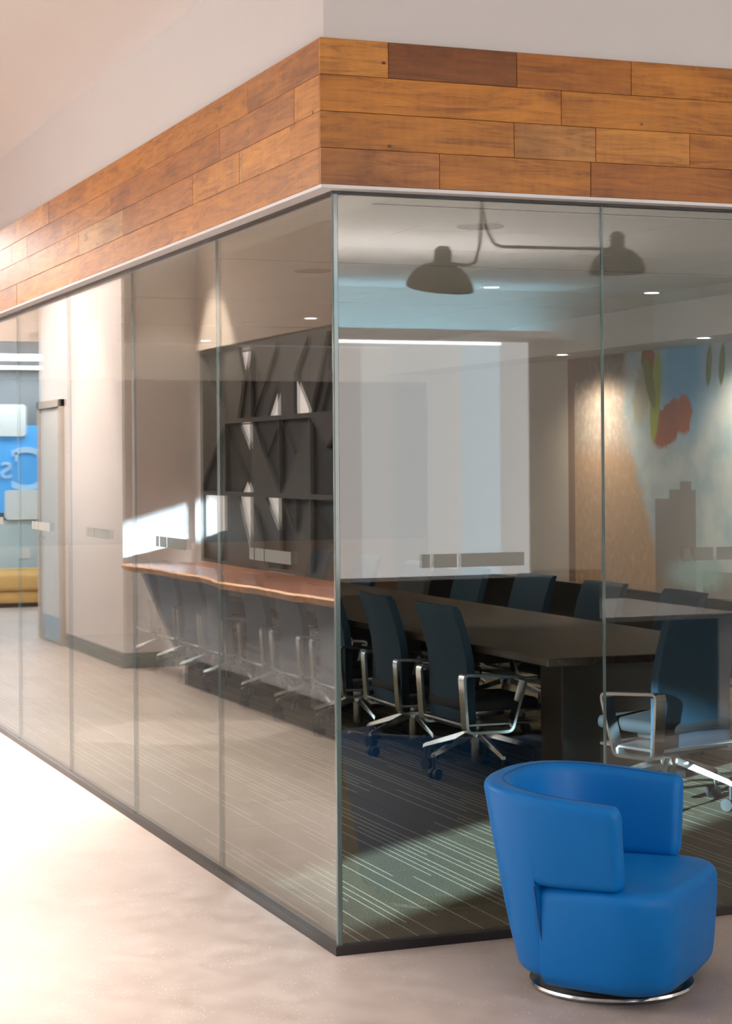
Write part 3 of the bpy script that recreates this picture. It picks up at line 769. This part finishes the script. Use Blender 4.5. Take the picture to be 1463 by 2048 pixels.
# ------------------------------------------------------------------ lobby side: triangle shelf, end wall, corridor
SX = -2.4
sh_ = thing('triangle_shelf', 'tall dark grey shelving screen of triangular cells, reflected in the long glass', 'shelf', (SX, 0, 0))
ZR = [2.705, 2.095, 1.495, .885]; YC = [9.742, 9.045, 8.345, 7.65, 6.95, 6.26]
DEP = .042
for z in ZR: part('rail', bx(-DEP, 0, YC[-1]-.02, YC[0], max(.906, z-.018), max(.93, z+.018)), 'shelf', sh_)
for y in YC: part('post', bx(-DEP, 0, y-.012, y+.012, .906, 2.705), 'shelf', sh_)
F_, D_, O_ = 'F', 'D', 'O'
cells = {
 (0, 0): [(D_, [(0, 0), (1, 0), (1, 1)]), (F_, [(0, 0), (1, 1), (0, 1)])],
 (0, 1): [(O_, [(.55, .06), (.95, .06), (.75, .42)]), (F_, [(0, 0), (.55, .0), (.75, .42), (.5, 1), (0, 1)]), (D_, [(.95, 0), (1, 0), (1, 1), (.5, 1), (.75, .42)])],
 (0, 2): [(F_, [(0, 0), (1, 0), (.5, .5)]), (D_, [(0, 0), (.5, .5), (0, 1)]), (D_, [(1, 0), (1, .5), (.55, 1), (0, 1), (.5, .5)]), (O_, [(1, .5), (1, 1), (.55, 1)])],
 (0, 3): [(F_, [(0, 0), (1, 0), (.5, .48)]), (F_, [(0, 0), (.5, .48), (.5, 1), (0, 1)]), (O_, [(.5, .48), (1, 1), (.5, 1)]), (D_, [(1, 0), (1, 1), (.5, .48)])],
 (0, 4): [(F_, [(0, 0), (.55, 0), (0, 1)]), (D_, [(.55, 0), (.55, .6), (.3, 1), (0, 1)]), (O_, [(.55, 0), (1, 0), (1, .6), (.55, .5)]), (D_, [(.55, .5), (1, .6), (1, 1), (.3, 1)])],
 (1, 0): [(F_, [(0, 0), (1, 0), (0, .9)]), (D_, [(1, 0), (1, 1), (0, 1), (0, .9)])],
 (1, 1): [(O_, [(.5, .02), (1, .02), (1, .48)]), (D_, [(0, 0), (.5, 0), (1, .48), (1, 1)]), (D_, [(0, 0), (.78, .78), (.55, 1), (0, 1)]), (O_, [(.78, .78), (1, 1), (.55, 1)])],
 (1, 2): [(F_, [(0, 0), (1, 1), (0, 1)]), (D_, [(0, 0), (1, 0), (.5, .5)]), (D_, [(1, 0), (1, 1), (.5, .5)])],
 (1, 3): [(F_, [(1, 0), (1, 1), (.05, 1)]), (D_, [(0, 0), (1, 0), (.5, .5)]), (D_, [(0, 0), (.5, .5), (.05, 1), (0, 1)])],
 (1, 4): [(F_, [(0, 0), (1, 0), (.5, .4)]), (D_, [(0, 0), (.5, .4), (.6, .45), (.6, 1), (0, 1)]), (O_, [(.6, .45), (1, .8), (1, 1), (.6, 1)]), (D_, [(.5, .4), (1, 0), (1, .8), (.6, .45)])],
 (2, 0): [(O_, [(0, 0), (1, 0), (1, .5), (0, .66)]), (F_, [(0, .66), (1, .5), (.8, 1)]), (D_, [(0, .66), (.8, 1), (0, 1)]), (D_, [(1, .5), (1, 1), (.8, 1)])],
 (2, 1): [(F_, [(0, 0), (1, 1), (0, 1)]), (O_, [(.5, 0), (1, 0), (1, .8)]), (F_, [(0, 0), (.5, 0), (1, .8), (1, 1)])],
 (2, 2): [(O_, [(.5, 0), (1, 0), (1, .45)]), (F_, [(0, 0), (.5, 0), (1, .45), (1, .75)]), (D_, [(0, 0), (1, .75), (1, 1), (.5, 1)]), (F_, [(0, 0), (.5, 1), (0, 1)])],
 (2, 3): [(D_, [(0, 0), (.5, 0), (.5, .55)]), (D_, [(.5, 0), (1, 0), (.5, .55)]), (F_, [(1, 0), (1, 1), (.5, 1), (.5, .55)]), (D_, [(0, 0), (.5, .55), (.5, 1), (0, 1)])],
 (2, 4): [(D_, [(0, 0), (1, 0), (1, .9)]), (D_, [(0, 0), (.6, .54), (0, 1)]), (F_, [(.6, .54), (1, .9), (1, 1), (0, 1)])],
}
for r in range(3):
    for c in range(5):
        za, zb = ZR[r]-.018, ZR[r+1]+.018; ya, yb = YC[c]-.012, YC[c+1]+.012
        polys = cells.get((r, c), [(D_, [(0, 0), (1, 0), (.5, 1)]), (F_, [(0, 0), (.5, 1), (0, 1)]), (F_, [(1, 0), (1, 1), (.5, 1)])])
        P = lambda p: (ya+(yb-ya)*p[0], za+(zb-za)*p[1])
        done = set()
        for k, pol in polys:
            q = [P(p) for p in pol]
            if k != O_:
                b = bmesh.new(); prism(b, q, 'x', *((-.014, -.002) if k == F_ else (-DEP+.002, -DEP+.014))); part('panel', b, 'shelf' if k == F_ else 'shelf_shade', sh_)
            for i in range(len(pol)):
                a, d = pol[i], pol[(i+1) % len(pol)]
                key = tuple(sorted((a, d)))
                if key in done or (a[0] == d[0] and a[0] in (0, 1)) or (a[1] == d[1] and a[1] in (0, 1)): continue
                done.add(key)
                A, B = Vector(P(a)), Vector(P(d)); nv = Vector((-(B-A).y, (B-A).x)).normalized()*.005
                b = bmesh.new(); prism(b, [tuple(A+nv), tuple(B+nv), tuple(B-nv), tuple(A-nv)], 'x', -DEP+.014, -.014); part('fin', b, 'shelf', sh_)
cn = thing('live_edge_counter', 'live-edge wooden counter with pale grey base under the triangle shelf', 'counter', (0, 0, 0))
def wav(y): return .030*math.sin(y*2.1+.4)+.022*math.sin(y*4.7+1)+.008*math.sin(y*13)
bm = bmesh.new(); rings = []
for i in range(61):
    y = 3.4+(9.62-3.4)*i/60; f = -1.70+wav(y)
    rings.append([bm.verts.new(p) for p in ((-2.395, y, .905), (f-.012, y, .905), (f, y, .893), (f-.008, y, .868), (f-.035, y, .848), (-2.395, y, .848))])
loft(bm, rings); bmesh.ops.recalc_face_normals(bm, faces=bm.faces)
for f in bm.faces: f.material_index = 1 if f.normal.x > .3 else 0
part('slab_top', bm, ['ctop', 'sap'], cn, True, 40)
bm = bmesh.new(); prism(bm, [(3.5, .24), (8.45, .24), (9.55, .848), (3.5, .848)], 'x', -2.39, -1.80); part('base_panel', bm, 'palecab', cn)
part('toe_kick', bx(-2.38, -1.86, 3.6, 8.4, 0, .24), 'rubber', cn)
struct('wall_shelf_head', bx(-2.76, -2.38, 5.6, 9.8, 2.724, ZL), 'beige', 'beige bulkhead above the triangle shelf')
area('added_shelf_room_light', (-3.6, 7.6, 3.66), (1.0, 3.4), 500, (1, .93, .88))  # unseen lamp added to brighten what shows through the shelf openings
struct('wall_block_end', bx(-8, -1.72, 9.8, 9.9, 0, ZL), 'wall', 'white end wall beside the triangle shelf, with sun patch')
bw = struct('wall_block_side', bx(-1.82, -1.72, 9.9, 13.2, 0, ZL), 'wall', 'white corridor wall with a door, reflected in the long glass')
part('baseboard', bx(-1.72, -1.705, 9.8, 12.0, 0, .13), 'skirt', bw)
part('baseboard', bx(-2.38, -1.705, 9.785, 9.8, 0, .13), 'skirt', bw)
dr = ob('door_1', None); dr['kind'] = 'structure'; dr['label'] = 'pale door with steel kick plate in the corridor wall'
part('leaf', bx(-1.72, -1.69, 12.12, 12.98, .01, 2.30), 'doorm', dr)
for y in (12.04, 13.02): part('jamb', bx(-1.73, -1.67, y, y+.07, 0, 2.38), 'dframe', dr)
part('head', bx(-1.73, -1.67, 12.04, 13.09, 2.31, 2.38), 'dframe', dr)
part('kick_plate', bx(-1.69, -1.686, 12.14, 12.96, .02, .26), 'kick', dr)
b = bmesh.new(); tube(b, [(-1.69, 12.9, 1.02), (-1.64, 12.9, 1.02), (-1.64, 12.78, 1.02)], .009, 8); part('lever', b, 'chrome', dr, True)
for x, y, lb, en in ((-1.28, 10.9, 'recessed downlight washing the corridor wall', 380), (-2.05, 9.25, 'added recessed downlight beside the triangle shelf end wall', 700), (-3.05, 9.1, 'added recessed downlight behind the triangle shelf', 1500)):  # last two are added to brighten the end wall and shelf openings
    downlight(x, y, ZL, lb, en, .6, 75)
# sign wall and couch
SY = 18.5
sg = struct('wall_sign', bx(-6, 0, SY, SY+.1, 0, ZC), 'signgrey', 'dark grey corridor end wall behind the blue sign')
part('pale_wainscot', bx(-6, 0, SY-.01, SY, 0, 1.04), 'signpale', sg)
sb = part('sign_board', bx(-3.6, -2.0, SY-.03, SY, 1.14, 2.26), 'signblue'); tag(sb, 'blue lettered sign board on the corridor end wall', 'sign')
def text(s, x, z, size, parent, nm='lettering'):
    cu = bpy.data.curves.new(nm, 'FONT'); cu.body = s; cu.size = size; cu.extrude = .008; cu.fill_mode = 'BOTH'; cu.align_x = 'CENTER'; cu.align_y = 'CENTER'
    cu.materials.append(M['letter'])
    tmp = bpy.data.objects.new('tmp', cu); COL.objects.link(tmp); bpy.context.view_layer.update()
    me = bpy.data.meshes.new_from_object(tmp.evaluated_get(bpy.context.evaluated_depsgraph_get())); me.materials.clear(); me.materials.append(M['letter'])
    bpy.data.objects.remove(tmp)
    o = ob(nm, me, parent); o.location = (x, SY-.040, z); o.rotation_euler = (PI/2, 0, 0); return o
text('C', -2.70, 1.67, .80, sb)
text("'s", -2.43, 1.72, .46, sb)
def rrect(x0, x1, z0, z1, r, y0, y1):
    pts = []
    for cx, cz, a0 in ((x1-r, z1-r, 0), (x0+r, z1-r, PI/2), (x0+r, z0+r, PI), (x1-r, z0+r, 1.5*PI)):
        for k in range(6): a = a0+PI/2*k/5; pts.append((cx+r*math.cos(a), cz+r*math.sin(a)))
    b = bmesh.new(); prism(b, pts, 'y', y0, y1); return b
tag(part('rounded_board', rrect(-2.64, -1.85, 2.12, 2.53, .05, SY-.07, SY-.031), 'signwhite'), 'upper white rounded panel over the blue sign', 'panel', 'white rounded panels')
tag(part('rounded_board', rrect(-3.3, -2.36, 1.05, 1.43, .05, SY-.09, SY-.0315), 'signwhite'), 'lower white rounded panel under the blue lettering', 'panel', 'white rounded panels')
tag(part('wall_plate', rrect(-2.69, -2.55, .55, .68, .01, SY-.03, SY-.0105), 'signwhite'), 'small white square plate low on the pale wall', 'plate')
co = thing('couch', 'mustard yellow low couch under the blue sign', 'couch', (-2.9, 17.75, 0))
part('seat_cushion', bx(-1.3, 1.6, -.42, .3, .20, .42, bevel=.05, seg=3), 'gold', co, True)
part('base', bx(-1.3, 1.6, -.38, .3, .05, .20, bevel=.03, seg=2), 'gold', co, True)
part('back_cushion', bx(-1.3, 1.6, .28, .52, .30, .44, bevel=.04, seg=3), 'gold', co, True)
part('plinth', bx(-1.25, 1.55, -.34, .5, 0, .06), 'rubber', co)
for (x, y, sx, sy, lb) in ((-2.2, 15.7, 1.1, .9, 'long bright troffer in the corridor ceiling'), (-2.6, 18.0, 1.1, .4, 'bright troffer next to the sign wall')):
    t = thing('ceiling_troffer', lb, 'light', (x, y, ZC), 0, 'corridor ceiling troffers')
    part('frame', bx(-sx/2-.02, sx/2+.02, -sy/2-.02, sy/2+.02, -.008, 0), 'trimw', t); part('diffuser', bx(-sx/2, sx/2, -sy/2, sy/2, -.014, -.008), 'corled', t)
for (x, y, sx, sy, lb) in ((-2.5, .6, 1.2, 3.6, 'added large square-edged lobby luminaire beside the long glass'), (-1.1, 5.8, .8, 4.6, 'added lobby luminaire in front of the triangle shelf'),
                   (-.9, -4.2, 1.2, 1.6, 'added lobby luminaire near the entrance'),                    (3.7, -5.2, 1.2, 1.2, 'added square lobby luminaire over the reception desk'), (-.85, 11.2, .7, 2.4, 'added narrow luminaire over the corridor'), (-3.6, 7.6, 1.0, 3.4, 'added luminaire in the room behind the triangle shelf')):
    t = thing('added_luminaire', lb, 'light', (x, y, ZL), 0, 'added lobby ceiling luminaires')  # housings for the added lobby lights, out of view
    part('frame', bx(-sx/2-.02, sx/2+.02, -sy/2-.02, sy/2+.02, -.010, 0), 'trimw', t); part('diffuser', bx(-sx/2, sx/2, -sy/2, sy/2, -.018, -.010), 'trimw', t)

# ------------------------------------------------------------------ lobby side: reception desk, pendant lamp, backlit glazed wall (seen in the short glass)
rd = thing('reception_desk', 'dark high-fronted reception counter with a white worktop, reflected in the short glass', 'desk', (0, 0, 0))
part('high_front', bx(.9, 2.72, -3.42, -3.30, 0, 1.08, bevel=.004), 'counter', rd)
part('counter_cap', bx(.88, 2.74, -3.62, -3.28, 1.08, 1.10, bevel=.003), 'counter', rd)
part('side_panel', bx(2.60, 2.96, -3.72, -3.56, 0, 1.115, bevel=.004), 'counter', rd)
part('end_panel', bx(.9, 1.02, -4.6, -3.42, 0, 1.08, bevel=.004), 'counter', rd)
part('desk_body', bx(2.96, 4.36, -5.9, -4.56, 0, .715, bevel=.004), 'counter', rd)
part('worktop', bx(2.9, 4.46, -5.98, -4.50, .715, .75, bevel=.003), 'desktop', rd)
lp = thing('pendant_lamp', 'black two-armed pendant lamp with dome shades above the reception desk', 'lamp', (2.19, -3.5, 0))
b = bmesh.new(); lathe(b, [(.06, ZL), (.06, ZL-.03), (.012, ZL-.04)], 20); part('canopy', b, 'lamp', lp, True)
b = bmesh.new(); tube(b, [(0, 0, ZL-.02), (0, 0, 3.16)], .011, 8); part('stem', b, 'lamp', lp, True)
def dome(bm, c, r, tilt):
    prof = [(r, 0), (r*.97, .035), (r*.82, .085), (r*.55, .125), (r*.3, .142), (r*.26, .15), (r*.26, .215), (r*.16, .235), (.004, .24)]
    n = 28; mt = Matrix.Translation(c) @ Matrix.Rotation(tilt, 4, 'Y'); rings = []
    for rr, z in prof: rings.append([bm.verts.new(mt @ Vector((rr*math.cos(2*PI*k/n), rr*math.sin(2*PI*k/n), z))) for k in range(n)])
    loft(bm, rings, False)
    inner = [[bm.verts.new(mt @ Vector((rr*.97*math.cos(2*PI*k/n), rr*.97*math.sin(2*PI*k/n), z-.003))) for k in range(n)] for rr, z in prof[:6]]
    loft(bm, inner, False)
b = bmesh.new(); tube(b, [(0, 0, 3.18), (.03, 0, 3.05), (.075, 0, 2.97), (.12, 0, 2.955), (.80, 0, 2.965)], .009, 8); part('arm', b, 'lamp', lp, True)
b = bmesh.new(); tube(b, [(0, 0, 3.18), (-.02, .02, 2.98), (-.05, .02, 2.86), (-.10, .03, 2.84), (-.24, .04, 2.85)], .009, 8); part('arm', b, 'lamp', lp, True)
b = bmesh.new(); dome(b, (.86, 0, 2.83), .165, 0); part('shade', b, 'lamp', lp, True)
b = bmesh.new(); dome(b, (-.28, .04, 2.705), .19, .12); part('shade', b, 'lamp', lp, True)
WY = -8.5
struct('wall_glazed_surround', bx(.6, 5.6, WY-1.8, WY-.02, 0, 2.80), 'wall', 'white wall around the backlit glazing behind the desk')
lit = [(.8, 3.18, (1, .93, .90), 4.4), (3.18, 3.40, (1, .90, .86), 4.4), (3.40, 3.68, (1, .95, .92), 5.2), (3.68, 4.30, (.97, .96, .95), 5.0), (4.30, 4.66, (.80, .93, 1), 5.4), (4.66, 4.93, (.97, .95, .96), 4.0)]
wr = ob('window_20', None); wr['kind'] = 'structure'; wr['label'] = 'backlit frosted glazing behind the reception desk'
for i, (a, c, col, s) in enumerate(lit):
    m = emit('backlit_pane_%d' % i, col, s)
    part('pane', bx(a+.003, c-.003, WY-.02, WY, .1, 2.76), m, wr)
part('head_light', bx(.8, 4.66, WY, WY+.025, 2.73, 2.757), 'led', wr)
